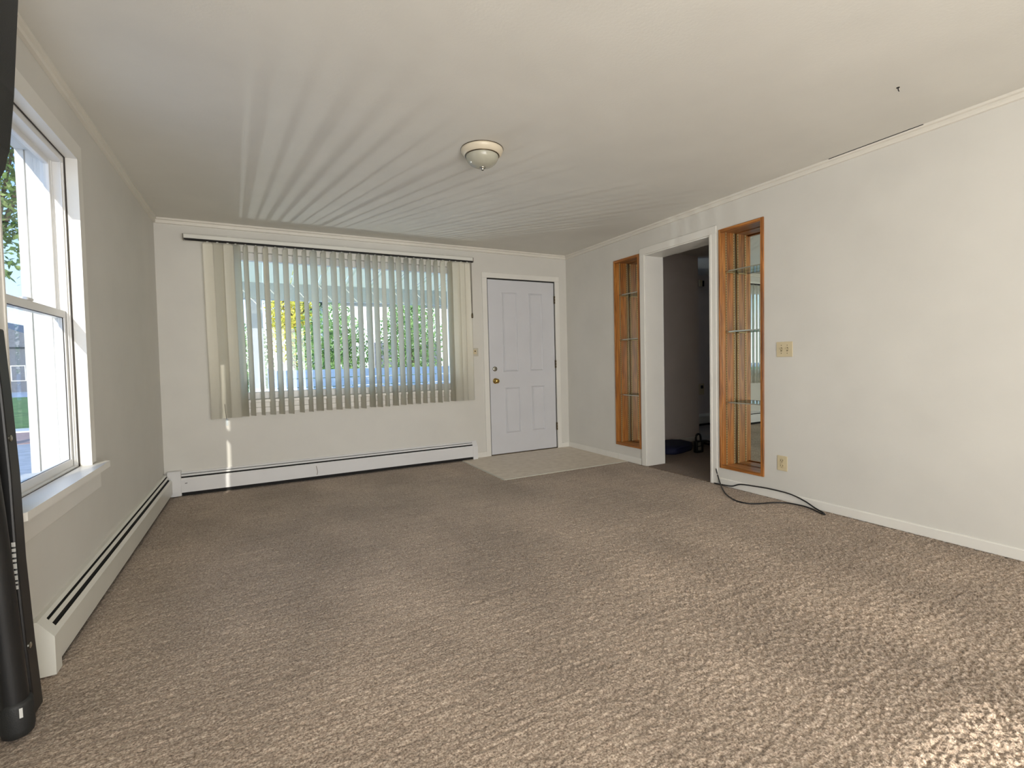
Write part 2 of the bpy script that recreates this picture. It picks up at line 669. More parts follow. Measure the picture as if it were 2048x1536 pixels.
FT0 = 0.2
bm = BM()
box(bm, -0.2, W + 0.24, YB - 0.15, D + FT0, H, H + 0.12)
box(bm, W + 0.24, 9.2, 1.7, 5.75, H, H + 0.12)
ceil = struct(obj('ceiling', bm, M['ceiling']), 'off white painted ceiling', 'ceiling')

# left wall with its window opening
WY0, WY1, WZ0, WZ1 = 2.25, 3.12, 0.64, 2.17
LT = 0.175
bm = BM()
box(bm, -0.156, 0, YB, WY0, -0.02, H)           # wall thinned out of view to let the sun sliver past
box(bm, -LT, 0, WY1, D + 0.2, -0.02, H)
box(bm, -LT, 0, WY0, WY1, -0.02, WZ0)
box(bm, -LT, 0, WY0, WY1, WZ1, H)
struct(obj('wall_left', lean(bm), M['wall']), 'off white left wall with the sash window', 'wall')

# front (far) wall with picture window and door
FX0, FX1, FZ0, FZ1 = 0.56, 2.76, 0.82, 2.20
DX0, DX1, DZ1 = 3.165, 4.082, 2.091
FT = 0.2
bm = BM()
for a in ((-0.2, FX0, -0.02, H), (FX1, DX0 - 0.016, -0.02, H), (DX1 + 0.012, W + 0.24, -0.02, H), (FX0, FX1, -0.02, FZ0), (FX0, FX1, FZ1, H), (DX0 - 0.016, DX1 + 0.012, DZ1 + 0.016, H)):
    box(bm, a[0], a[1], D, D + FT, a[2], a[3])
struct(obj('wall_back', bm, M['wall']), 'off white far wall with the picture window and the door', 'wall')

# right wall with doorway and two niches
RT = 0.235
HY0, HY1, HZ1 = 2.945, 3.75, 2.168
NR = (2.442, 2.855, 0.150, 2.190)
NL = (3.826, 4.229, 0.165, 2.192)
bm = BM()
yc = [YB, NR[0], NR[1], HY0, HY1, NL[0], NL[1], D + 0.2]
for i in range(7):
    a, b = yc[i], yc[i + 1]
    if i == 1:
        box(bm, W, W + RT, a, b, -0.02, NR[2]); box(bm, W, W + RT, a, b, NR[3], H)
    elif i == 3:
        box(bm, W, W + RT, a, b, HZ1, H)
    elif i == 5:
        box(bm, W, W + RT, a, b, -0.02, NL[2]); box(bm, W, W + RT, a, b, NL[3], H)
    else:
        box(bm, W, W + RT, a, b, -0.02, H)
struct(obj('wall_right', bm, M['wall']), 'off white right wall with doorway and two oak niches', 'wall')

# rear wall behind the camera: unseen low opening, added and sized to let in the sun patch
bm = BM()
GX0, GX1, GZ1 = 0.75, 1.93, 1.36
box(bm, -0.2, GX0, YB - 0.15, YB, -0.02, H)
box(bm, GX1, W + 0.24, YB - 0.15, YB, -0.02, H)
box(bm, GX0, GX1, YB - 0.15, YB, GZ1, H)
struct(obj('wall_rear', bm, M['wall']), 'off white wall behind the camera', 'wall')

# hall beyond the doorway
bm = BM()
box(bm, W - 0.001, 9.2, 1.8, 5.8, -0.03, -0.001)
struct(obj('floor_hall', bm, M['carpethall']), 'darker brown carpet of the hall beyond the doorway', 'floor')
bm = BM()
box(bm, W + RT, 5.94, 4.54, 4.64, 0, H)
struct(obj('wall_hall', bm, M['hallwall']), 'shaded hall wall straight behind the doorway', 'wall')
bm = BM()
box(bm, 5.5, 9.2, 5.55, 5.7, 0, H)
box(bm, 9.1, 9.2, 1.8, 5.55, 0, H)
box(bm, W + RT, 9.2, 1.7, 1.8, 0, H)
struct(obj('wall_hall_far', bm, M['hallwall']), 'far shaded wall of the room beyond the hall', 'wall')
bm = BM()
prism(bm, [(4.54, 0), (4.54, 0.06), (4.534, 0.06), (4.528, 0.054), (4.528, 0)], 'X', W + RT, 5.94)
struct(obj('baseboard_hall', bm, M['trim']), 'white baseboard at the foot of the hall wall', 'baseboard')

# crown mouldings and baseboards
CP = [(0, 0), (0.026, 0), (0.026, -0.014), (0.013, -0.019), (0.013, -0.027), (0.018, -0.029), (0.016, -0.045), (0, -0.047)]
bm = BM()
prism(bm, [(x, H + z) for x, z in CP], 'Y', YB, D)
struct(obj('trim_1', bm, M['crown']), 'stepped crown moulding along the left wall', 'moulding')
bm = BM()
prism(bm, [(D - x, H + z) for x, z in CP], 'X', 0.0, W)
struct(obj('trim_2', bm, M['crown']), 'crown moulding along the far wall', 'moulding')
bm = BM()
prism(bm, [(W - x, H + z) for x, z in CP], 'Y', YB, D)
t3 = struct(obj('trim_3', bm, M['crown']), 'crown moulding along the right wall, gap at its top', 'moulding')
bm = BM()
prism(bm, [(W - 0.0285, H - 0.0005), (W - 0.026, H - 0.004), (W - 0.02, H - 0.0005)], 'Y', 1.42, 1.95)
lab(obj('gap', bm, M['dark'], t3), 'dark gap between moulding and ceiling')
BP = [(0, 0), (0.012, 0), (0.012, 0.056), (0.008, 0.062), (0, 0.062)]
bm = BM()
for a, b in ((YB, 2.445), (2.445, 2.86), (3.826, 4.19), (4.195, D)):
    prism(bm, [(W - x, z) for x, z in BP], 'Y', a, b)
struct(obj('baseboard_right', bm, M['trim']), 'low white baseboard along the right wall', 'baseboard')
bm = BM()
prism(bm, [(x, z * 1.25) for x, z in BP], 'Y', YB, 2.26)
struct(obj('baseboard_left', lean(bm), M['trim']), 'white baseboard on the left wall before the heater', 'baseboard')
bm = BM()
for a, b in ((2.96, 3.098), (4.15, W - 0.012)):
    prism(bm, [(D - x, z) for x, z in BP], 'X', a, b)
struct(obj('baseboard_back', bm, M['trim']), 'short white baseboard beside the door', 'baseboard')

# ---------------------------------------------------------------- left window
wroot = sroot('window_1', (0, 2.7, WZ0), 'white double-hung sash window in the left wall', 'window')


def lpart(name, mat, boxes, parent=wroot, bev=0.0):
    bm = BM()
    for a in boxes:
        box(bm, *a)
    if bev:
        bevel(bm, bev, 1)
    return obj(name, lean(bm), mat, parent)


def ring(y0, y1, z0, z1, x0, x1, w, wb=None, wt=None):
    wb = w if wb is None else wb
    wt = w if wt is None else wt
    return [(x0, x1, y0, y0 + w, z0, z1), (x0, x1, y1 - w, y1, z0, z1),
            (x0, x1, y0 + w, y1 - w, z0, z0 + wb), (x0, x1, y0 + w, y1 - w, z1 - wt, z1)]


# flat casings on the wall
lpart('casing', M['trim'], [(0, 0.008, WY1, WY1 + 0.075, WZ0 + 0.015, WZ1)], bev=0.002)
lpart('casing', M['trim'], [(0, 0.008, WY0 - 0.075, WY0, WZ0 + 0.015, WZ1)], bev=0.002)
lpart('casing', M['trim'], [(0, 0.008, WY0 - 0.075, WY1 + 0.075, WZ1, WZ1 + 0.075)], bev=0.002)
# jamb extension boards lining the opening
lpart('jamb_board', M['trim'], [(-0.034, 0.012, WY1 - 0.012, WY1, WZ0, WZ1)])
lpart('jamb_board', M['trim'], [(-0.034, 0.012, WY0, WY0 + 0.012, WZ0, WZ1)])
lpart('jamb_board', M['trim'], [(-0.034, 0.012, WY0, WY1, WZ1 - 0.012, WZ1)])
lpart('gasket', M['gasket'], ring(WY0 + 0.002, WY1 - 0.002, WZ0, WZ1 - 0.002, -0.040, -0.034, 0.012))
fy0, fy1, fz0, fz1 = WY0 + 0.004, WY1 - 0.004, WZ0 + 0.0, WZ1 - 0.012
lpart('window_frame', M['vinylframe'], ring(fy0, fy1, fz0, fz1, -0.125, -0.040, 0.020, 0.02, 0.03), bev=0.001)
lpart('track', M['vinylframe'], [(-0.052, -0.046, fy1 - 0.030, fy1 - 0.018, fz0, fz1), (-0.084, -0.080, fy1 - 0.030, fy1 - 0.018, fz0, fz1),
                                 (-0.112, -0.106, fy1 - 0.030, fy1 - 0.018, fz0, fz1)])
lpart('track', M['vinylframe'], [(-0.052, -0.046, fy0 + 0.018, fy0 + 0.030, fz0, fz1), (-0.084, -0.080, fy0 + 0.018, fy0 + 0.030, fz0, fz1)])
RZ = 1.40
ls = lpart('lower_sash', M['vinylframe'], ring(fy0 + 0.022, fy1 - 0.022, fz0 + 0.02, RZ + 0.015, -0.078, -0.054, 0.030, 0.036, 0.034), bev=0.0015)
lpart('pane', M['glass'], [(-0.067, -0.064, fy0 + 0.050, fy1 - 0.050, fz0 + 0.05, RZ - 0.015)], ls)
lpart('sash_gasket', M['gasket'], ring(fy0 + 0.049, fy1 - 0.049, fz0 + 0.053, RZ - 0.017, -0.063, -0.059, 0.004), ls)
lpart('sash_lock', M['vinylframe'], [(-0.078, -0.050, 2.64, 2.70, RZ + 0.015, RZ + 0.027)], ls, bev=0.003)
us = lpart('upper_sash', M['vinylframe'], ring(fy0 + 0.022, fy1 - 0.022, RZ - 0.018, fz1 - 0.022, -0.105, -0.083, 0.030, 0.032, 0.032), bev=0.0015)
lpart('pane', M['glass'], [(-0.096, -0.093, fy0 + 0.050, fy1 - 0.050, RZ + 0.01, fz1 - 0.052)], us)
# exterior reveal and trim
lpart('exterior_trim', M['siding'], [(-0.150, -0.126, WY1 - 0.018, WY1 + 0.09, WZ0 - 0.05, WZ1 + 0.09), (-0.178, -0.150, WY1 - 0.010, WY1 + 0.09, WZ0 - 0.05, WZ1 + 0.09), (-0.184, -0.178, WY1 + 0.004, WY1 + 0.09, WZ0 - 0.05, WZ1 + 0.09), (-0.215, -0.184, WY1 - 0.010, WY1 + 0.09, WZ0 - 0.05, WZ1 + 0.09), 
                                     (-0.215, -0.1755, WY0, WY1 - 0.012, WZ1, WZ1 + 0.09), (-0.24, -0.126, WY0 + 0.02, WY1 - 0.012, WZ0 - 0.05, WZ0)])
bm = BM()
prism(bm, [(-0.036, WY0 + 0.013), (0.0, WY0 + 0.013), (0.0, WY0 - 0.10), (0.034, WY0 - 0.10), (0.062, WY0 - 0.07), (0.062, WY1 + 0.08), (0.04, WY1 + 0.10), (0.0, WY1 + 0.10), (0.0, WY1 - 0.013), (-0.036, WY1 - 0.013)], 'Z', 0.622, 0.652)
obj('sill', lean(bm), M['trim'], wroot)
bm = BM()
box(bm, 0, 0.014, WY0, WY1 + 0.115, 0.515, 0.622)
bevel(bm, 0.002, 1)
obj('apron', lean(bm), M['trim'], wroot)

# ---------------------------------------------------------------- front picture window
proot = sroot('window_2', (1.66, D, FZ0), 'large white picture window behind the vertical blind', 'window')


def ppart(name, mat, boxes, parent=proot, bev=0.0):
    bm = BM()
    for a in boxes:
        box(bm, *a)
    if bev:
        bevel(bm, bev, 1)
    return obj(name, bm, mat, parent)


ppart('casing', M['trim'], [(FX0 - 0.075, FX0, D - 0.014, D, FZ0, FZ1 + 0.0)], bev=0.002)
ppart('casing', M['trim'], [(FX1, FX1 + 0.075, D - 0.014, D, FZ0, FZ1 + 0.0)], bev=0.002)
ppart('casing', M['trim'], [(FX0 - 0.075, FX1 + 0.075, D - 0.014, D, FZ1, FZ1 + 0.075)], bev=0.002)
ppart('window_frame', M['vinylframe'], [(FX0, FX0 + 0.065, D + 0.03, D + 0.10, FZ0, FZ1), (FX1 - 0.065, FX1, D + 0.03, D + 0.10, FZ0, FZ1),
                                        (FX0 + 0.065, FX1 - 0.065, D + 0.03, D + 0.10, FZ0, FZ0 + 0.068), (FX0 + 0.065, FX1 - 0.065, D + 0.03, D + 0.10, FZ1 - 0.07, FZ1)], bev=0.004)
ppart('jamb_board', M['trim'], [(FX0 - 0.001, FX0 + 0.01, D - 0.012, D + 0.03, FZ0, FZ1)])
ppart('jamb_board', M['trim'], [(FX1 - 0.01, FX1 + 0.001, D - 0.012, D + 0.03, FZ0, FZ1)])
ppart('pane', M['glass'], [(FX0 + 0.06, FX1 - 0.06, D + 0.063, D + 0.069, FZ0 + 0.06, FZ1 - 0.06)])
ppart('sill', M['trim'], [(FX0 - 0.10, FX1 + 0.10, D - 0.045, D + 0.03, FZ0 - 0.026, FZ0)], bev=0.003)
ppart('apron', M['trim'], [(FX0 - 0.07, FX1 + 0.07, D - 0.016, D, FZ0 - 0.075, FZ0 - 0.026)], bev=0.002)
ppart('apron', M['trim'], [(FX0 - 0.07, FX1 + 0.07, D - 0.013, D, FZ0 - 0.125, FZ0 - 0.077)], bev=0.002)

# ---------------------------------------------------------------- front door
droot = sroot('door_1', (3.62, D, 0), 'white panelled entrance door in the far wall', 'door')
bm = BM()
x0, x1, z0, z1 = DX0, DX1, 0.012, DZ1
yf = D + 0.002
panels = [(3.345, 3.548, 1.655, 1.945), (3.345, 3.548, 0.998, 1.630), (3.716, 3.905, 1.655, 1.945), (3.716, 3.905, 0.998, 1.630),
          (3.362, 3.562, 0.260, 0.806), (3.728, 3.914, 0.260, 0.812)]
box(bm, x0, x1, yf, yf + 0.042, z0, z1)
bevel(bm, 0.003, 1)
leaf = obj('leaf', bm, M['door'], droot)
for k, (a, b, c, d) in enumerate(panels):
    upper = c > 1.6
    lowmid = 0.9 < c < 1.1
    bm = BM()
    w, g = 0.018, 0.010

    def frame(bm, a, b, c, d, w, y0, y1, sides='LRBT'):
        # raised ogee moulding round a panel: outer foot, ridge, inner foot
        if 'L' in sides:
            prism(bm, [(a, y0), (a + w * 0.45, y1), (a + w, y0)], 'Z', c, d)
        if 'R' in sides:
            prism(bm, [(b - w, y0), (b - w * 0.45, y1), (b, y0)], 'Z', c, d)
        if 'B' in sides:
            prism(bm, [(y0, c), (y1, c + w * 0.45), (y0, c + w)], 'X', a, b)
        if 'T' in sides:
            prism(bm, [(y0, d - w), (y1, d - w * 0.45), (y0, d)], 'X', a, b)
    sides = 'LRT' if upper else ('LRB' if lowmid else 'LRBT')
    cc = c - 0.013 if upper else c
    dd = d + 0.012 if lowmid else d
    frame(bm, a, b, cc, dd, w, yf, yf - g, sides)
    # raised field
    box(bm, a + 0.032, b - 0.032, yf - 0.003, yf, c + (0.012 if upper else 0.032), d - (0.012 if lowmid else 0.032))
    obj('panel', bm, M['door'], droot)
bm = BM()
# stops of the frame seen as a dark weather seal round the leaf
box(bm, x0 - 0.014, x0 - 0.002, yf + 0.006, yf + 0.05, 0, z1 + 0.014)
box(bm, x1 + 0.002, x1 + 0.010, yf + 0.006, yf + 0.05, 0, z1 + 0.014)
box(bm, x0 - 0.014, x1 + 0.010, yf + 0.006, yf + 0.05, z1 + 0.002, z1 + 0.014)
obj('weather_seal', bm, M['dark'], droot)
cw = 0.062
for nm, a in (('casing', (x0 - 0.014 - cw, x0 - 0.013, 0.004, DZ1 + 0.014)), ('casing', (x1 + 0.010, x1 + 0.010 + cw, 0.004, DZ1 + 0.014)), ('casing', (x0 - 0.014 - cw, x1 + 0.010 + cw, DZ1 + 0.014, DZ1 + 0.014 + cw))):
    bm = BM()
    box(bm, a[0], a[1], D - 0.014, D, a[2], a[3])
    bevel(bm, 0.003, 1)
    obj(nm, bm, M['trim'], droot)
bm = BM()
box(bm, x0 - 0.014, x1 + 0.01, D - 0.004, D + 0.10, 0.002, 0.012)
obj('threshold', bm, M['bronze'], droot)
bm = BM()
lathe(bm, [(0.034, 0), (0.034, -0.004), (0.030, -0.009), (0.013, -0.012), (0.012, -0.030), (0.020, -0.036), (0.028, -0.046), (0.028, -0.056), (0.021, -0.064), (0.006, -0.066)], (3.236, yf, 0.892), 28, 'Y')
obj('door_knob', bm, M['brass'], droot, True)
bm = BM()
lathe(bm, [(0.030, 0), (0.030, -0.006), (0.024, -0.013), (0.018, -0.014)], (3.233, yf, 1.035), 28, 'Y')
db = obj('deadbolt', bm, M['nickel'], droot, True)
bm = BM()
box(bm, 3.214, 3.252, yf - 0.026, yf - 0.013, 1.030, 1.040)
obj('thumb_turn', bevel(bm, 0.002, 1), M['nickel'], db)
for hz in (1.879, 1.073, 0.283):
    bm = BM()
    for i in range(3):
        a = hz - 0.048 + i * 0.033
        lathe(bm, [(0.0075, 0), (0.0075, 0.030)], (x1 + 0.006, yf - 0.010, a), 12, 'Z')
    box(bm, x1 - 0.006, x1 + 0.004, yf - 0.004, yf + 0.004, hz - 0.048, hz + 0.048)
    obj('hinge', bm, M['bronze'], droot)

# ---------------------------------------------------------------- doorway trim
troot = sroot('doorway_trim', (W, 3.35, 0), 'white casing and jambs of the doorway between the niches', 'doorway')


def tpart(name, boxes, bev=0.002):
    bm = BM()
    for a in boxes:
        box(bm, *a)
    bevel(bm, bev, 1)
    return obj(name, bm, M['trim'], troot)


tpart('casing', [(W - 0.014, W, HY1, HY1 + 0.066, 0, HZ1)])
tpart('casing', [(W - 0.014, W, HY0 - 0.066, HY0 - 0.020, 0, HZ1)])
tpart('casing', [(W - 0.020, W, HY0 - 0.022, HY0, 0, HZ1)])
tpart('casing', [(W - 0.014, W, HY0 - 0.066, HY1 + 0.066, HZ1, HZ1 + 0.066)])
tpart('jamb', [(W - 0.006, W + RT + 0.006, HY1 - 0.012, HY1, 0, HZ1 - 0.012)])
tpart('jamb', [(W - 0.006, W + RT + 0.006, HY0, HY0 + 0.012, 0, HZ1 - 0.012)])
tpart('jamb', [(W - 0.006, W + RT + 0.006, HY0, HY1, HZ1 - 0.012, HZ1)])

# ---------------------------------------------------------------- oak display niches


def niche(n, depth, label, shelf_z):
    y0, y1, z0, z1 = n
    root = thing('display_niche', label, 'niche', (W, (y0 + y1) / 2, z0), 'oak niches beside the doorway')
    fr = 0.026
    xb = W + depth

    def part(name, mat, boxes, parent=root, bev=0.0):
        bm = BM()
        for a in boxes:
            box(bm, *a)
        if bev:
            bevel(bm, bev, 1)
        return obj(name, bm, mat, parent)
    # face frame
    part('stile', M['oakz'], [(W - 0.012, W + 0.02, y0, y0 + fr, z0, z1)], bev=0.002)
    part('stile', M['oakz'], [(W - 0.012, W + 0.02, y1 - fr * 0.7, y1, z0, z1)], bev=0.002)
    part('rail', M['oaky'], [(W - 0.012, W + 0.02, y0 + fr, y1 - fr * 0.7, z1 - fr, z1)], bev=0.002)
    part('rail', M['oaky'], [(W - 0.012, W + 0.02, y0 + fr, y1 - fr * 0.7, z0, z0 + fr)], bev=0.002)
    # box
    part('top_board', M['oaky'], [(W + 0.02, xb, y0 + 0.004, y1 - 0.004, z1 - 0.016, z1 - 0.002)])
    part('bottom_board', M['oaky'], [(W + 0.02, xb, y0 + 0.004, y1 - 0.004, z0 + 0.002, z0 + 0.018)])
    zz0, zz1 = z0 + 0.018, z1 - 0.016
    part('side_board', M['oakz'], [(W + 0.02, xb - 0.022, y1 - 0.018, y1 - 0.003, zz0, zz1)], bev=0.001)
    part('side_board', M['oakz'], [(W + 0.02, xb - 0.022, y0 + 0.003, y0 + 0.018, zz0, zz1)], bev=0.001)
    part('corner_channel', M['bronze'], [(xb - 0.022, xb - 0.010, y1 - 0.012, y1 - 0.003, zz0, zz1)])
    for xc in (W + 0.060, xb - 0.036):
        part('shelf_standard', M['standard'], [(xc - 0.007, xc + 0.007, y1 - 0.021, y1 - 0.018, zz0, zz1)])
        bm = BM()
        k = zz0 + 0.02
        while k < zz1 - 0.02:
            box(bm, xc - 0.003, xc + 0.003, y1 - 0.0214, y1 - 0.021, k, k + 0.010)
            k += 0.022
        s = obj('slots', bm, M['dark'], root)
        s['kind'] = 'stuff'
    part('mirror', M['mirror'], [(xb - 0.010, xb - 0.006, y0 + 0.006, y1 - 0.006, zz0 + 0.004, zz1 - 0.004)])
    part('back_panel', M['oakz'], [(xb - 0.006, xb + 0.004, y0 + 0.003, y1 - 0.003, z0, z1)])
    for sz in shelf_z:
        sh = part('glass_shelf', M['shelfglass'], [(W + 0.045, xb - 0.012, y0 + 0.022, y1 - 0.026, sz, sz + 0.007)])
        # polished front edge and supports
        part('front_edge', M['nickel'], [(W + 0.041, W + 0.045, y0 + 0.022, y1 - 0.026, sz - 0.001, sz + 0.008)], sh)
        part('bracket', M['standard'], [(W + 0.050, xb - 0.03, y1 - 0.030, y1 - 0.021, sz - 0.006, sz)], sh)
    return root


niche(NR, 0.195, 'oak wall niche with a mirrored back right of the doorway', (1.835, 1.322, 0.715))
niche(NL, 0.195, 'oak wall niche left of the doorway, near the far corner', (1.815, 1.325, 0.715))

# ---------------------------------------------------------------- baseboard heaters


def heater(name, label, axis, a, b, mat, cap_ends, leanit, joints=()):
    """axis 'Y': stands on the left wall (x grows into the room); 'X': on the far wall (depth measured from D)"""
    root = thing(name, label, 'heater', (0.03, (a + b) / 2, 0) if axis == 'Y' else ((a + b) / 2, D - 0.03, 0), 'baseboard heaters')
    dp, ht, hf = 0.064, 0.207, 0.142

    def P(p):
        return p if axis == 'Y' else (D - p[0], p[1])

    def put(nm, prof, s, e, mt=mat, parent=root):
        bm = BM()
        prism(bm, [P(q) for q in prof], axis, s, e)
        if leanit:
            lean(bm)
        return obj(nm, bm, mt, parent)
    bodyA = a + (0.055 if cap_ends[0] else 0)
    bodyB = b - (0.055 if cap_ends[1] else 0)
    # slanted upper plate, slot with damper, slanted front lip, front cover
    put('back_plate', [(0, 0.02), (0, ht), (0.018, ht), (0.027, ht - 0.012), (0.024, ht - 0.016), (0.016, ht - 0.006), (0.004, ht - 0.006), (0.004, 0.02)], bodyA, bodyB)
    put('damper', [(0.0315, 0.1855), (0.0345, 0.1870), (0.0425, 0.1730), (0.0395, 0.1715)], bodyA, bodyB)
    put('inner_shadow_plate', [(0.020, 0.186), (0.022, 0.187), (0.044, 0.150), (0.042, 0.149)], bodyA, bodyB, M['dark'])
    put('base_gap_shade', [(0.0, 0.001), (0.0, 0.036), (0.046, 0.036), (0.046, 0.001)], bodyA, bodyB, M['dark'])  # dark box paints in the shade of the gap under the cover
    put('front_cover', [(dp, 0.032), (dp, hf), (0.0525, hf + 0.018), (0.0495, hf + 0.015), (dp - 0.003, hf - 0.004), (dp - 0.003, 0.036), (0.052, 0.036), (0.052, 0.032)], bodyA, bodyB)
    put('fin_element', [(0.012, 0.05), (0.012, 0.11), (0.050, 0.11), (0.050, 0.05)], bodyA + 0.01, bodyB - 0.01, M['fin'])
    for k, (s, e) in enumerate(((a, a + 0.058), (b - 0.058, b))):
        if cap_ends[k]:
            put('end_cap', [(0, 0.002), (0, ht + 0.003), (0.020, ht + 0.003), (dp + 0.003, hf + 0.003), (dp + 0.003, 0.002)], s, e)
    for j in joints:
        put('joint_cover', [(dp - 0.001, 0.034), (dp - 0.001, hf - 0.002), (dp + 0.0015, hf - 0.004), (dp + 0.0015, 0.034)], j, j + 0.008)
    return root


hl = heater('baseboard_heater', 'long cream baseboard heater under the left window', 'Y', 2.335, D - 0.064, M['heater'], (1, 0), True)
hb = heater('baseboard_heater', 'white baseboard heater along the far wall under the blind', 'X', 0.062, 2.955, M['heater_far'], (0, 1), False, (1.19,))
bm = BM()
prism(bm, [(0.0, D - 0.068), (0.036, D - 0.068), (0.100, D - 0.068), (0.100, D), (0.0, D)], 'Z', 0.004, 0.225)
obj('corner_cover', bevel(bm, 0.003, 1), M['heater_far'], hb)
bm = BM()
tube(bm, smooth_path([(1.212, D - 0.0655, 0.135), (1.219, D - 0.066, 0.10), (1.222, D - 0.066, 0.07), (1.216, D - 0.0655, 0.045)], 4), 0.0022, 6)
lab(obj('scratch', bm, M['bronze'], hb), 'dark curved dent in the front cover')
bm = BM()
tube(bm, [(0.128, D - 0.0652, 0.112), (0.136, D - 0.0656, 0.113), (0.146, D - 0.0652, 0.115)], 0.0025, 6)
lab(obj('scuff', bm, M['dark'], hb), 'small black scuff near the corner')

# ---------------------------------------------------------------- vertical blind
VY = D - 0.085
blind = thing('vertical_blind', 'cream vertical vane blind across the picture window', 'blind', (1.58, VY, 0.66))


def bpart(name, mat, boxes, parent=blind, bev=0.0):
    bm = BM()
    for a in boxes:
        box(bm, *a)
    if bev:
        bevel(bm, bev, 1)
    return obj(name, bm, mat, parent)


hr = bpart('headrail', M['alu'], [(0.22, 2.944, VY - 0.022, VY + 0.022, 2.262, 2.298)], bev=0.003)
bpart('rail_slot', M['dark'], [(0.226, 2.938, VY - 0.0215, VY + 0.018, 2.250, 2.262)], hr)
bpart('rail_end_cap', M['cord'], [(0.214, 0.221, VY - 0.023, VY + 0.023, 2.248, 2.299)], hr, 0.001)
bpart('rail_end_cap', M['cord'], [(2.943, 2.950, VY - 0.023, VY + 0.023, 2.248, 2.299)], hr, 0.001)
for xk in (0.55, 1.55, 2.6):
    bpart('rail_bracket', M['alu'], [(xk, xk + 0.03, VY - 0.010, D, 2.298, 2.306)], hr)
# one vane, slightly curved, hanging from a carrier clip
bm = BM()
n = 8
vw = 0.089
grid = []
for zz in (0.0, -0.02, -0.8, -1.57):
    rowv = []
    for k in range(n + 1):
        t = k / n - 0.5
        w_ = vw * (0.55 if zz == 0.0 else 1.0)
        rowv.append(bm.verts.new((t * w_, 0.006 * (1 - (2 * t) ** 2), zz)))
    grid.append(rowv)
for a, b in zip(grid[:-1], grid[1:]):
    for k in range(n):
        bm.faces.new((a[k], a[k + 1], b[k + 1], b[k]))
bmesh.ops.solidify(bm, geom=bm.faces[:], thickness=0.0012)
vme = bpy.data.meshes.new('vane')
bm.to_mesh(vme)
bm.free()
vme.materials.append(M['vane'])
for p in vme.polygons:
    p.use_smooth = True
bm = BM()
box(bm, -0.008, 0.008, -0.003, 0.003, -0.004, 0.014)
cme = bpy.data.meshes.new('carrier_clip')
bm.to_mesh(cme)
bm.free()
cme.materials.append(M['alu'])
VX = [0.396, 0.472, 0.552, 0.612, 0.689, 0.774, 0.852, 0.935, 1.02, 1.107, 1.186, 1.267, 1.358, 1.45, 1.53, 1.61, 1.695, 1.781, 1.858, 1.94,
      2.022, 2.1, 2.181, 2.265, 2.35, 2.426, 2.507, 2.587, 2.670, 2.742, 2.806, 2.878]
nv = len(VX)
vr = random.Random(3)
for i, vx in enumerate(VX):
    if i < 3:
        ang = (-9, -7, -10)[i]
    elif i == 3:
        ang = -30
    elif i > nv - 4:
        ang = -8 + vr.uniform(-4, 4)
    else:
        ang = -62 - 9 * i / nv + vr.uniform(-7, 7)
    if i in (11, 13):
        ang += 12
    v = bpy.data.objects.new('vane', vme)
    COL.objects.link(v)
    v.parent = blind
    bottom = 0.668 + 0.026 * i / nv + vr.uniform(-0.004, 0.004)
    v.location = Vector((vx, VY + vr.uniform(-0.003, 0.003), 2.246)) - blind.location
    v.rotation_euler = (math.radians(vr.uniform(-0.25, 0.25)), math.radians(vr.uniform(-0.25, 0.25)), math.radians(ang))
    v.scale = (1, 1, (2.246 - bottom) / 1.57)
    c = bpy.data.objects.new('carrier_clip', cme)
    COL.objects.link(c)
    c.parent = v
bm = BM()
tube(bm, [(2.912, VY - 0.01, 2.252), (2.915, VY - 0.012, 2.0), (2.918, VY - 0.012, 1.68)], 0.0035, 6)
tube(bm, [(2.924, VY - 0.01, 2.252), (2.925, VY - 0.012, 2.0), (2.922, VY - 0.012, 1.68)], 0.003, 6)
pc = obj('pull_cord', bm, M['cord'], blind)
bm = BM()
lathe(bm, [(0.004, 0.03), (0.009, 0.02), (0.011, 0.0), (0.011, -0.02), (0.008, -0.028)], (2.920, VY - 0.012, 1.65), 12, 'Z')
lab(obj('cord_weight', bm, M['bronze'], pc, True), 'dark weight at the end of the cord')
bm = BM()
tube(bm, [(0.466, VY - 0.052, 0.80), (0.474, VY - 0.052, 0.665)], 0.0025, 6)
wd = obj('wand', bm, M['cord'], blind)
bm = BM()
box(bm, 0.468, 0.486, VY - 0.058, VY - 0.046, 0.605, 0.668)
lab(obj('wand_tip', bevel(bm, 0.003, 1), M['clear'], wd), 'clear plastic wand tip')

# ---------------------------------------------------------------- ceiling light
LC = (2.04, 2.79, H)
cl = thing('ceiling_light', 'flush ceiling light with frosted bowl and metal finial', 'lamp', LC)
bm = BM()
lathe(bm, [(0.126, 0.0), (0.131, -0.004), (0.131, -0.012), (0.126, -0.022), (0.114, -0.036), (0.107, -0.040), (0.100, -0.040)], LC, 56)
obj('base_pan', bm, M['lampbase'], cl, True)
bm = BM()
lathe(bm, [(0.129, 0.0), (0.133, -0.001), (0.133, -0.004), (0.129, -0.005)], LC, 56)
obj('pan_rim', bm, M['bronze'], cl, True)
bm = BM()
lathe(bm, [(0.106, -0.038), (0.108, -0.041), (0.106, -0.044), (0.101, -0.044)], LC, 56)
obj('bowl_rim', bm, M['bronze'], cl, True)
bm = BM()
pr_ = [(0.102, -0.041)]
for k in range(1, 15):
    a = k / 15 * PI / 2
    pr_.append((0.102 * math.cos(a) ** 0.85, -0.041 - 0.068 * math.sin(a)))
pr_.append((0.004, -0.109))
lathe(bm, pr_, LC, 56)
bowl = obj('glass_bowl', bm, M['frost'], cl, True)
bm = BM()
lathe(bm, [(0.018, -0.106), (0.019, -0.110), (0.016, -0.115), (0.010, -0.118), (0.011, -0.123), (0.006, -0.128), (0.002, -0.129)], LC, 24)
obj('finial', bm, M['nickel'], cl, True)
bm = BM()
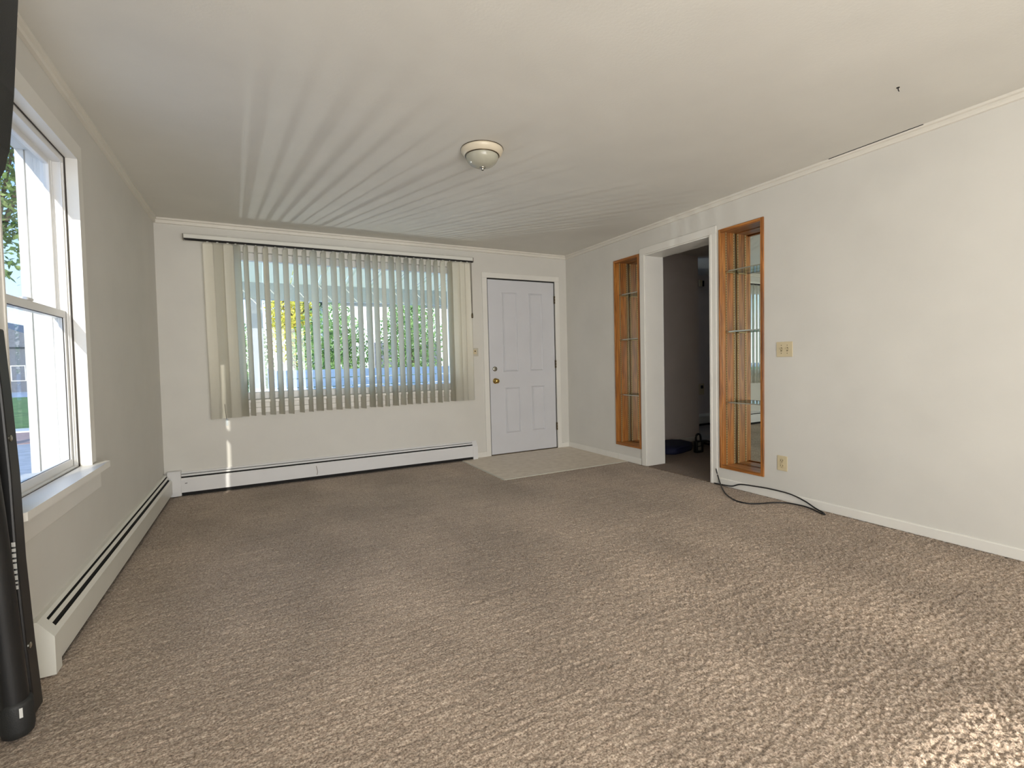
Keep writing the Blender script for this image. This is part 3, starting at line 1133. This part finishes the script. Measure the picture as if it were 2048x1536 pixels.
lathe(bm, [(0.0075, 0.001), (0.0075, -0.0015), (0.004, -0.003)], (3.649, 1.285, H), 14)
tube(bm, [(3.649, 1.285, H), (3.652, 1.285, H - 0.012), (3.660, 1.285, H - 0.016)], 0.0022, 6)
tag(obj('ceiling_hook', bm, M['dark'], None), 'tiny dark hook screwed in the ceiling near the right wall', 'hook')

# ---------------------------------------------------------------- plates on the walls


def plate(name, label, cat, boxfn):
    return boxfn


sw = thing('light_switch', 'ivory double toggle switch plate right of the mirrored niche', 'switch', (W, 2.275, 1.157))
bm = BM()
box(bm, W - 0.006, W, 2.212, 2.338, 1.100, 1.214)
obj('switch_plate', bevel(bm, 0.003, 2), M['ivory'], sw)
for yc_ in (2.298, 2.252):
    bm = BM()
    box(bm, W - 0.0066, W - 0.0058, yc_ - 0.006, yc_ + 0.006, 1.143, 1.171)
    sl = obj('toggle_slot', bm, M['bronze'], sw)
    bm = BM()
    prism(bm, [(W - 0.006, 1.147), (W - 0.017, 1.164), (W - 0.017, 1.170), (W - 0.006, 1.162)], 'Y', yc_ - 0.004, yc_ + 0.004)
    obj('toggle', bm, M['ivorydark'], sl)
    for zc in (1.187, 1.127):
        bm = BM()
        lathe(bm, [(0.003, 0), (0.003, -0.001), (0.0015, -0.0015)], (W - 0.006, yc_, zc), 10, 'X')
        obj('screw', bm, M['bronze'], sw)

ou = thing('wall_outlet', 'ivory duplex outlet low on the right wall', 'outlet', (W, 2.292, 0.286))
bm = BM()
box(bm, W - 0.006, W, 2.252, 2.332, 0.228, 0.344)
obj('outlet_plate', bevel(bm, 0.003, 2), M['ivory'], ou)
for zc in (0.307, 0.267):
    bm = BM()
    lathe(bm, [(0.017, 0), (0.017, -0.002), (0.015, -0.003)], (W - 0.006, 2.292, zc), 20, 'X')
    fc = obj('receptacle', bm, M['ivorydark'], ou)
    bm = BM()
    box(bm, W - 0.0098, W - 0.0088, 2.283, 2.2855, zc - 0.002, zc + 0.008)
    box(bm, W - 0.0098, W - 0.0088, 2.2985, 2.301, zc - 0.002, zc + 0.007)
    lathe(bm, [(0.0025, -0.0028), (0.0025, -0.0038)], (W - 0.006, 2.292, zc - 0.009), 8, 'X')
    obj('slots', bm, M['dark'], fc)

ds = thing('door_switch', 'small grey square switch plate between blind and door', 'switch', (2.976, D, 1.237))
bm = BM()
box(bm, 2.932, 3.022, D - 0.007, D, 1.190, 1.284)
obj('switch_plate', bevel(bm, 0.003, 2), M['greyplate'], ds)
bm = BM()
box(bm, 2.956, 2.998, D - 0.011, D - 0.007, 1.214, 1.266)
ro = obj('switch_body', bevel(bm, 0.002, 1), M['ivory'], ds)
bm = BM()
box(bm, 2.972, 2.986, D - 0.017, D - 0.011, 1.240, 1.256)
obj('toggle', bevel(bm, 0.002, 1), M['bronze'], ro)

# ---------------------------------------------------------------- black cable
c1 = [(4.262, 2.862, 0.30), (4.252, 2.868, 0.17), (4.236, 2.858, 0.085), (4.18, 2.78, 0.016), (4.06, 2.64, 0.006), (3.985, 2.53, 0.006), (3.948, 2.44, 0.006), (3.962, 2.365, 0.006), (4.03, 2.315, 0.006), (4.12, 2.275, 0.008), (4.185, 2.215, 0.012), (4.205, 2.14, 0.014), (4.20, 2.06, 0.016), (4.185, 1.98, 0.008), (4.165, 1.915, 0.006)]
c2 = [(4.262, 2.862, 0.30)]
bm = BM()
tube(bm, smooth_path([(4.249, 2.884, 0.14), (4.245, 2.85, 0.05), (4.2, 2.79, 0.012)] + c1[4:], 8), 0.0052, 8)
tube(bm, smooth_path([(4.249, 2.90, 0.006), (4.249, 2.80, 0.010), (4.250, 2.72, 0.018), (4.250, 2.64, 0.050), (4.248, 2.50, 0.064), (4.246, 2.36, 0.072), (4.242, 2.21, 0.069), (4.236, 2.10, 0.045), (4.222, 2.02, 0.018), (4.20, 1.95, 0.006), (4.18, 1.93, 0.006)], 8), 0.0052, 8)
tag(obj('cable', bm, M['rubber'], None, True), 'black cable loop lying on the carpet by the right baseboard', 'cable')

# ---------------------------------------------------------------- black exercise frame standing on end by the left wall
fr_ = thing('folded_bench', 'black padded folding exercise bench standing on end against the left wall', 'equipment', (0.05, 1.95, 0))


def quad_beam(bm, pts, hx, hy):
    """rectangular beam through the points with half sizes hx, hy"""
    rings = []
    for p in pts:
        rings.append([bm.verts.new((p[0] + sx * hx, p[1] + sy * hy, p[2])) for sx, sy in ((-1, -1), (1, -1), (1, 1), (-1, 1))])
    for a, b in zip(rings[:-1], rings[1:]):
        for k in range(4):
            bm.faces.new((a[k], a[(k + 1) % 4], b[(k + 1) % 4], b[k]))
    bm.faces.new(rings[0][::-1])
    bm.faces.new(rings[-1])
    return bm


bm = BM()
quad_beam(bm, [(0.040, 2.09, 0.02), (0.033, 2.085, 0.25), (0.026, 2.085, 0.52), (0.026, 2.085, 0.8), (0.020, 2.085, 1.05), (0.012, 2.085, 1.26)], 0.024, 0.035)
rb = obj('rear_rail', bevel(bm, 0.006, 2), M['black'], fr_)
bm = BM()
tube(bm, smooth_path([(0.040, 2.0, 0.012), (0.036, 2.0, 0.10), (0.028, 2.0, 0.30), (0.024, 1.99, 0.5), (0.016, 1.98, 0.75), (0.006, 1.96, 1.0), (0.0, 1.9, 1.2)], 6), 0.036, 16)
ft = obj('front_tube', bm, M['black'], fr_, True)
bm = BM()
lathe(bm, [(0.030, 0.004), (0.037, 0.010), (0.040, 0.03), (0.040, 0.10), (0.037, 0.115)], (0.041, 2.0, 0), 20)
cp = obj('foot_cap', bm, M['blackpad'], fr_, True)
bm = BM()
prism(bm, [(0.058, 1.965), (0.066, 1.9675), (0.066, 1.9665), (0.059, 1.964)], 'Z', 0.07, 0.10)
lab(obj('sticker', bm, M['sticker'], cp), 'small white sticker on the foot')
bm = BM()
k = 0.44
for h_ in (0.012, 0.006, 0.014, 0.01, 0.016, 0.008, 0.012, 0.01, 0.014):
    prism(bm, [(0.040, 2.0492), (0.049, 2.0492), (0.049, 2.0475), (0.040, 2.0475)], 'Z', k, k + h_)
    k += h_ + 0.006
lab(obj('warning_label', bm, M['sticker'], rb), 'narrow strip of pale print on the rail')
for zc, xo in ((0.915, 0.044), (0.245, 0.054)):
    bm = BM()
    lathe(bm, [(0.010, 0), (0.010, 0.006), (0.006, 0.008)], (xo, 2.07, zc), 12, 'X')
    obj('bolt', bm, M['nickel'], rb)
bm = BM()
# thick pad, rounded lower end, seen edge on
prof = []
pts_ = [(0.150, 2.30), (0.118, 1.97), (0.099, 1.80), (0.090, 1.745), (0.074, 1.705), (0.050, 1.690), (0.022, 1.70), (0.006, 1.74), (0.02, 1.97), (0.05, 2.30)]
A = [bm.verts.new((p[0], 2.055, p[1])) for p in pts_]
C_ = [bm.verts.new((p[0] - 0.002, 1.78, p[1] + 0.0)) for p in pts_]
bm.faces.new(A)
bm.faces.new(C_[::-1])
for i in range(len(pts_)):
    j = (i + 1) % len(pts_)
    bm.faces.new((A[j], A[i], C_[i], C_[j]))
obj('back_pad', bevel(bm, 0.010, 2), M['blackpad'], fr_, True)
bm = BM()
quad_beam(bm, [(0.016, 1.80, 0.01), (0.022, 1.80, 1.2), (0.055, 1.83, 2.2)], 0.020, 0.03)
tube(bm, [(0.020, 1.80, 0.75), (0.014, 1.98, 0.75)], 0.014, 8)
tube(bm, [(0.020, 1.80, 1.1), (0.014, 2.08, 1.1)], 0.012, 8)
obj('main_post', bm, M['black'], fr_)

# ---------------------------------------------------------------- things in the hall
bag = thing('folded_bag', 'dark navy folded fabric bag on the hall floor', 'bag', (5.15, 4.2, 0))
bm = BM()
outl = [(4.86, 4.06), (4.93, 4.00), (5.08, 4.02), (5.30, 4.09), (5.44, 4.20), (5.47, 4.40), (5.38, 4.49), (5.20, 4.50), (5.02, 4.44), (4.88, 4.26)]
lv = []
for z_, s_ in ((0.004, 0.97), (0.030, 1.0), (0.060, 0.97), (0.080, 0.84), (0.086, 0.55)):
    lv.append([bm.verts.new((5.16 + (p[0] - 5.16) * s_, 4.24 + (p[1] - 4.24) * s_, z_ + 0.006 * math.sin(7 * p[0] + 9 * p[1]) * (z_ > 0.05))) for p in outl])
for a, b in zip(lv[:-1], lv[1:]):
    for k in range(len(outl)):
        j = (k + 1) % len(outl)
        bm.faces.new((a[k], a[j], b[j], b[k]))
bm.faces.new(lv[0][::-1])
bm.faces.new(lv[-1])
bmesh.ops.subdivide_edges(bm, edges=bm.edges[:], cuts=1, smooth=0.4, use_grid_fill=True)
obj('body', bm, M['navy'], bag, True)
bm = BM()
tube(bm, smooth_path([(4.93, 4.02, 0.055), (5.05, 4.01, 0.08), (5.18, 4.04, 0.076), (5.30, 4.12, 0.06)], 6), 0.010, 8)
obj('strap', bm, M['navy'], bag, True)

jug = thing('plastic_jug', 'black plastic jug with loop handle standing on the hall floor', 'jug', (5.262, 4.0, 0))
bm = BM()
box(bm, 5.208, 5.322, 3.935, 3.99, 0.0, 0.138)
obj('body', bevel(bm, 0.010, 2), M['black'], jug, True)
bm = BM()
tube(bm, smooth_path([(5.228, 3.962, 0.13), (5.226, 3.962, 0.17), (5.238, 3.962, 0.208), (5.268, 3.962, 0.217), (5.292, 3.962, 0.205), (5.302, 3.962, 0.17), (5.304, 3.962, 0.13)], 5), 0.012, 8)
obj('handle', bm, M['black'], jug, True)
for a in ((5.228, 5.272, 0.085, 0.125), (5.228, 5.278, 0.030, 0.072)):
    bm = BM()
    box(bm, a[0], a[1], 3.932, 3.9355, a[2], a[3])
    lab(obj('label_patch', bm, M['cord'], jug), 'grey label patch')
bm = BM()
tube(bm, smooth_path([(5.52, 4.17, 0.02), (5.58, 4.22, 0.05), (5.68, 4.22, 0.045), (5.72, 4.15, 0.03), (5.66, 4.10, 0.015), (5.62, 4.02, 0.015), (5.60, 3.97, 0.02)], 6), [0.018] * 8 + [0.03] * 16 + [0.02] * 13, 8)
tag(obj('work_glove', bm, M['rubber'], None, True), 'dark crumpled glove on the hall floor right of the jug', 'glove')

th = thing('door_chime', 'small white and dark box high on the far hall wall', 'chime', (7.16, 5.55, 2.306))
bm = BM()
box(bm, 7.105, 7.165, 5.52, 5.55, 2.25, 2.36)
obj('cover', bevel(bm, 0.004, 1), M['ivory'], th)
bm = BM()
box(bm, 7.16, 7.22, 5.53, 5.55, 2.26, 2.35)
obj('dark_side', bevel(bm, 0.004, 1), M['dark'], th)
ho = thing('hall_outlet', 'white wall plate low on the far hall wall', 'outlet', (7.13, 5.55, 0.6))
bm = BM()
box(bm, 7.06, 7.21, 5.542, 5.55, 0.50, 0.68)
obj('outlet_plate', bevel(bm, 0.003, 1), M['ivory'], ho)
bm = BM()
box(bm, 7.13, 7.17, 5.52, 5.542, 0.60, 0.65)
obj('plug', bevel(bm, 0.003, 1), M['dark'], ho)
hh = thing('baseboard_heater', 'shaded baseboard heater seen far through the doorway', 'heater', (7.8, 5.53, 0), 'baseboard heaters')
bm = BM()
prism(bm, [(5.55, 0.02), (5.55, 0.185), (5.53, 0.185), (5.49, 0.15), (5.49, 0.035)], 'X', 6.2, 9.0)
obj('front_cover', bm, M['heater'], hh)
bm = BM()
box(bm, 6.2, 9.0, 5.50, 5.55, 0.0, 0.02)
obj('base_gap_shade', bm, M['dark'], hh)  # dark strip puts in the shade beneath the far heater

# ---------------------------------------------------------------- outside: porch
GZ = -0.45
pr = thing('porch_roof', 'pale ribbed porch roof on a grey beam outside the picture window', 'porch', (1.9, 6.4, 2.3))
nxp = 16
pw = 5.6 / nxp
for k in range(nxp):
    bm = BM()
    xa = -0.9 + k * pw
    zc0, zc1 = 2.50, 2.29
    vs = []
    for x_, up in ((xa + 0.004, 0), (xa + 0.03, -0.0), (xa + 0.045, -0.018), (xa + 0.06, 0), (xa + pw - 0.004, 0)):
        vs.append((bm.verts.new((x_, D + FT, zc0 + up)), bm.verts.new((x_, 7.55, zc1 + up))))
    for a, b in zip(vs[:-1], vs[1:]):
        bm.faces.new((a[0], b[0], b[1], a[1]))
    bmesh.ops.solidify(bm, geom=bm.faces[:], thickness=-0.02)
    obj('soffit_panel', bm, M['soffit'], pr)
bm = BM()
box(bm, -0.9, 4.7, 7.48, 7.60, 2.06, 2.285)
obj('beam', bm, M['beam'], pr)
pp = thing('porch_post', 'white square porch post left outside the picture window', 'post', (0.745, 7.54, GZ))
bm = BM()
box(bm, 0.66, 0.83, 7.46, 7.62, GZ, 2.06)
obj('shaft', bevel(bm, 0.006, 1), M['siding'], pp)
bm = BM()
box(bm, 0.63, 0.86, 7.43, 7.65, GZ, GZ + 0.16)
obj('plinth', bevel(bm, 0.006, 1), M['siding'], pp)
bm = BM()
box(bm, -0.15, 4.7, D + FT, 7.0, -0.42, -0.30)
struct(obj('porch_floor', bm, M['curb']), 'pale concrete porch floor', 'porch floor')

# ---------------------------------------------------------------- outside: yard and street
for nm, y0, y1, mt, dz, lb in (('driveway', -14, 14.6, 'asphalt', 0.0, 'grey concrete driveway outside the windows'), ('sidewalk', 14.6, 17.4, 'brickwalk', 0.01, 'pinkish sidewalk beyond the driveway'),
                               ('kerb', 17.4, 18.3, 'curb', 0.05, 'pale kerb strip beyond the sidewalk'), ('lawn', 18.3, 44, 'lawn', 0.02, 'green lawn across the walk'), ('street', 44, 160, 'asphalt', 0.0, 'grey street beyond the lawn')):
    bm = BM()
    box(bm, -90, 60, y0, y1, GZ - 0.3, GZ + dz)
    struct(obj(nm, bm, M[mt]), lb, 'ground')


def house(name, label, x0, x1, y0, y1, zw, zr, wallm, windows):
    root = thing(name, label, 'house', ((x0 + x1) / 2, y0, GZ))
    bm = BM()
    box(bm, x0, x1, y0, y1, GZ, zw)
    obj('house_wall', bm, wallm, root)
    bm = BM()
    xm = (x0 + x1) / 2
    prism(bm, [(x0 - 0.4, zw - 0.1), (xm, zr), (x1 + 0.4, zw - 0.1)], 'Y', y0 - 0.4, y1 + 0.4)
    obj('roof', bm, M['shingle'], root)
    for wx, wz in windows:
        bm = BM()
        box(bm, wx - 0.5, wx + 0.5, y0 - 0.06, y0, wz - 0.7, wz + 0.7)
        f = obj('window', bm, M['siding'], root)
        bm = BM()
        box(bm, wx - 0.42, wx + 0.42, y0 - 0.08, y0 - 0.06, wz - 0.62, wz + 0.62)
        obj('window_pane', bm, M['shingle'], f)
    return root


house('neighbour_house', 'grey gabled house far across the lawn, seen through the left window', -26.5, -15.0, 58, 68, 3.6, 6.2, M['shingle'], [(-18, 1.2), (-22, 1.2)])
house('white_house', 'white house across the street behind the right side of the blind', 3.6, 13.0, 24, 32, 4.2, 7.0, M['siding'], [(6.2, 1.6), (8.6, 1.6)])

# pale blue board fence below the bushes
fe = thing('board_fence', 'low pale board fence in front of the green bushes', 'fence', (3.0, 10.9, GZ))
for k in range(8):
    bm = BM()
    z_ = GZ + 0.04 + k * 0.185
    box(bm, 0.95, 5.0, 10.86 + 0.006 * (k % 2), 10.89 + 0.006 * (k % 2), z_, z_ + 0.17)
    obj('board', bm, M['fence'], fe)
for px_ in (0.95, 2.3, 3.65, 4.95):
    bm = BM()
    box(bm, px_ - 0.04, px_ + 0.04, 10.89, 10.97, GZ, GZ + 1.6)
    obj('fence_post', bm, M['fence'], fe)


def leaves(center, rad, count, size, seed, hollow=0.0):
    r = np.random.default_rng(seed)
    u = r.standard_normal((count, 3))
    u /= np.linalg.norm(u, axis=1)[:, None]
    rr = r.uniform(hollow, 1, count) ** (1 / 2.2)
    # lumpy crown of several boughs
    bo = r.standard_normal((9, 3))
    bo /= np.linalg.norm(bo, axis=1)[:, None]
    g = np.max(u @ bo.T, axis=1)
    rr = rr * (0.55 + 0.45 * g)
    P = u * rr[:, None] * np.array(rad) + np.array(center)
    a = r.standard_normal((count, 3))
    a /= np.linalg.norm(a, axis=1)[:, None]
    b = np.cross(a, r.standard_normal((count, 3)))
    b /= np.linalg.norm(b, axis=1)[:, None]
    s = size * r.uniform(0.6, 1.3, count)[:, None]
    V = np.stack([P - a * s, P + b * s * 0.45, P + a * s, P - b * s * 0.45], 1).reshape(-1, 3)
    Fq = np.arange(count * 4).reshape(-1, 4)
    return V, Fq


def tree(name, label, cat, base, crown, rad, count, size, mat, seed, trunk_r=0.12, group=None):
    root = thing(name, label, cat, base, group)
    bm = BM()
    b0 = Vector(base)
    c0 = Vector(crown)
    tube(bm, [b0, b0.lerp(c0, 0.4) + Vector((0.06, 0, 0)), c0], [trunk_r, trunk_r * 0.75, trunk_r * 0.3], 8)
    r = random.Random(seed)
    for _ in range(6):
        s = b0.lerp(c0, r.uniform(0.5, 0.9))
        e = c0 + Vector((r.uniform(-.7, .7) * rad[0], r.uniform(-.7, .7) * rad[1], r.uniform(-.3, .7) * rad[2]))
        tube(bm, [s, s.lerp(e, 0.5) + Vector((0, 0, 0.1)), e], [trunk_r * 0.4, trunk_r * 0.25, trunk_r * 0.1], 6)
    obj('trunk', bm, M['bark'], root)
    V, Fq = leaves(np.array(crown) - np.array(base), rad, count, size, seed)
    mm = bpy.data.meshes.new('foliage')
    mm.from_pydata(V.tolist(), [], Fq.tolist())
    mm.materials.append(mat)
    o = bpy.data.objects.new('foliage', mm)
    COL.objects.link(o)
    o.parent = root
    o['kind'] = 'stuff'
    return root


tree('leafy_tree', 'tall light green tree seen through the upper left window', 'tree', (-4.3, 14.5, GZ), (-4.3, 14.5, 6.1), (2.0, 1.8, 3.3), 7000, 0.085, M['green'], 21, 0.16)
tree('yellow_tree', 'small yellow-leaved tree behind the left part of the blind', 'tree', (1.6, 14.2, GZ), (1.6, 14.2, 2.6), (0.75, 0.7, 1.5), 3600, 0.06, M['yellow'], 5, 0.06)
tree('green_bush', 'dense green bush beside the yellow tree', 'bush', (2.3, 11.9, GZ), (2.3, 11.9, 1.3), (0.95, 0.7, 1.4), 6000, 0.05, M['bush'], 6, 0.05, 'green bushes outside the picture window')
tree('green_bush', 'tall green bush behind the middle of the blind', 'bush', (4.3, 12.4, GZ), (4.3, 12.4, 1.5), (0.9, 0.8, 1.7), 6000, 0.05, M['bush'], 9, 0.05, 'green bushes outside the picture window')
tree('green_bush', 'sparse green bush next to the porch post', 'bush', (0.7, 11.6, GZ), (0.7, 11.6, 1.0), (0.4, 0.5, 1.2), 2500, 0.045, M['bush'], 12, 0.04, 'green bushes outside the picture window')
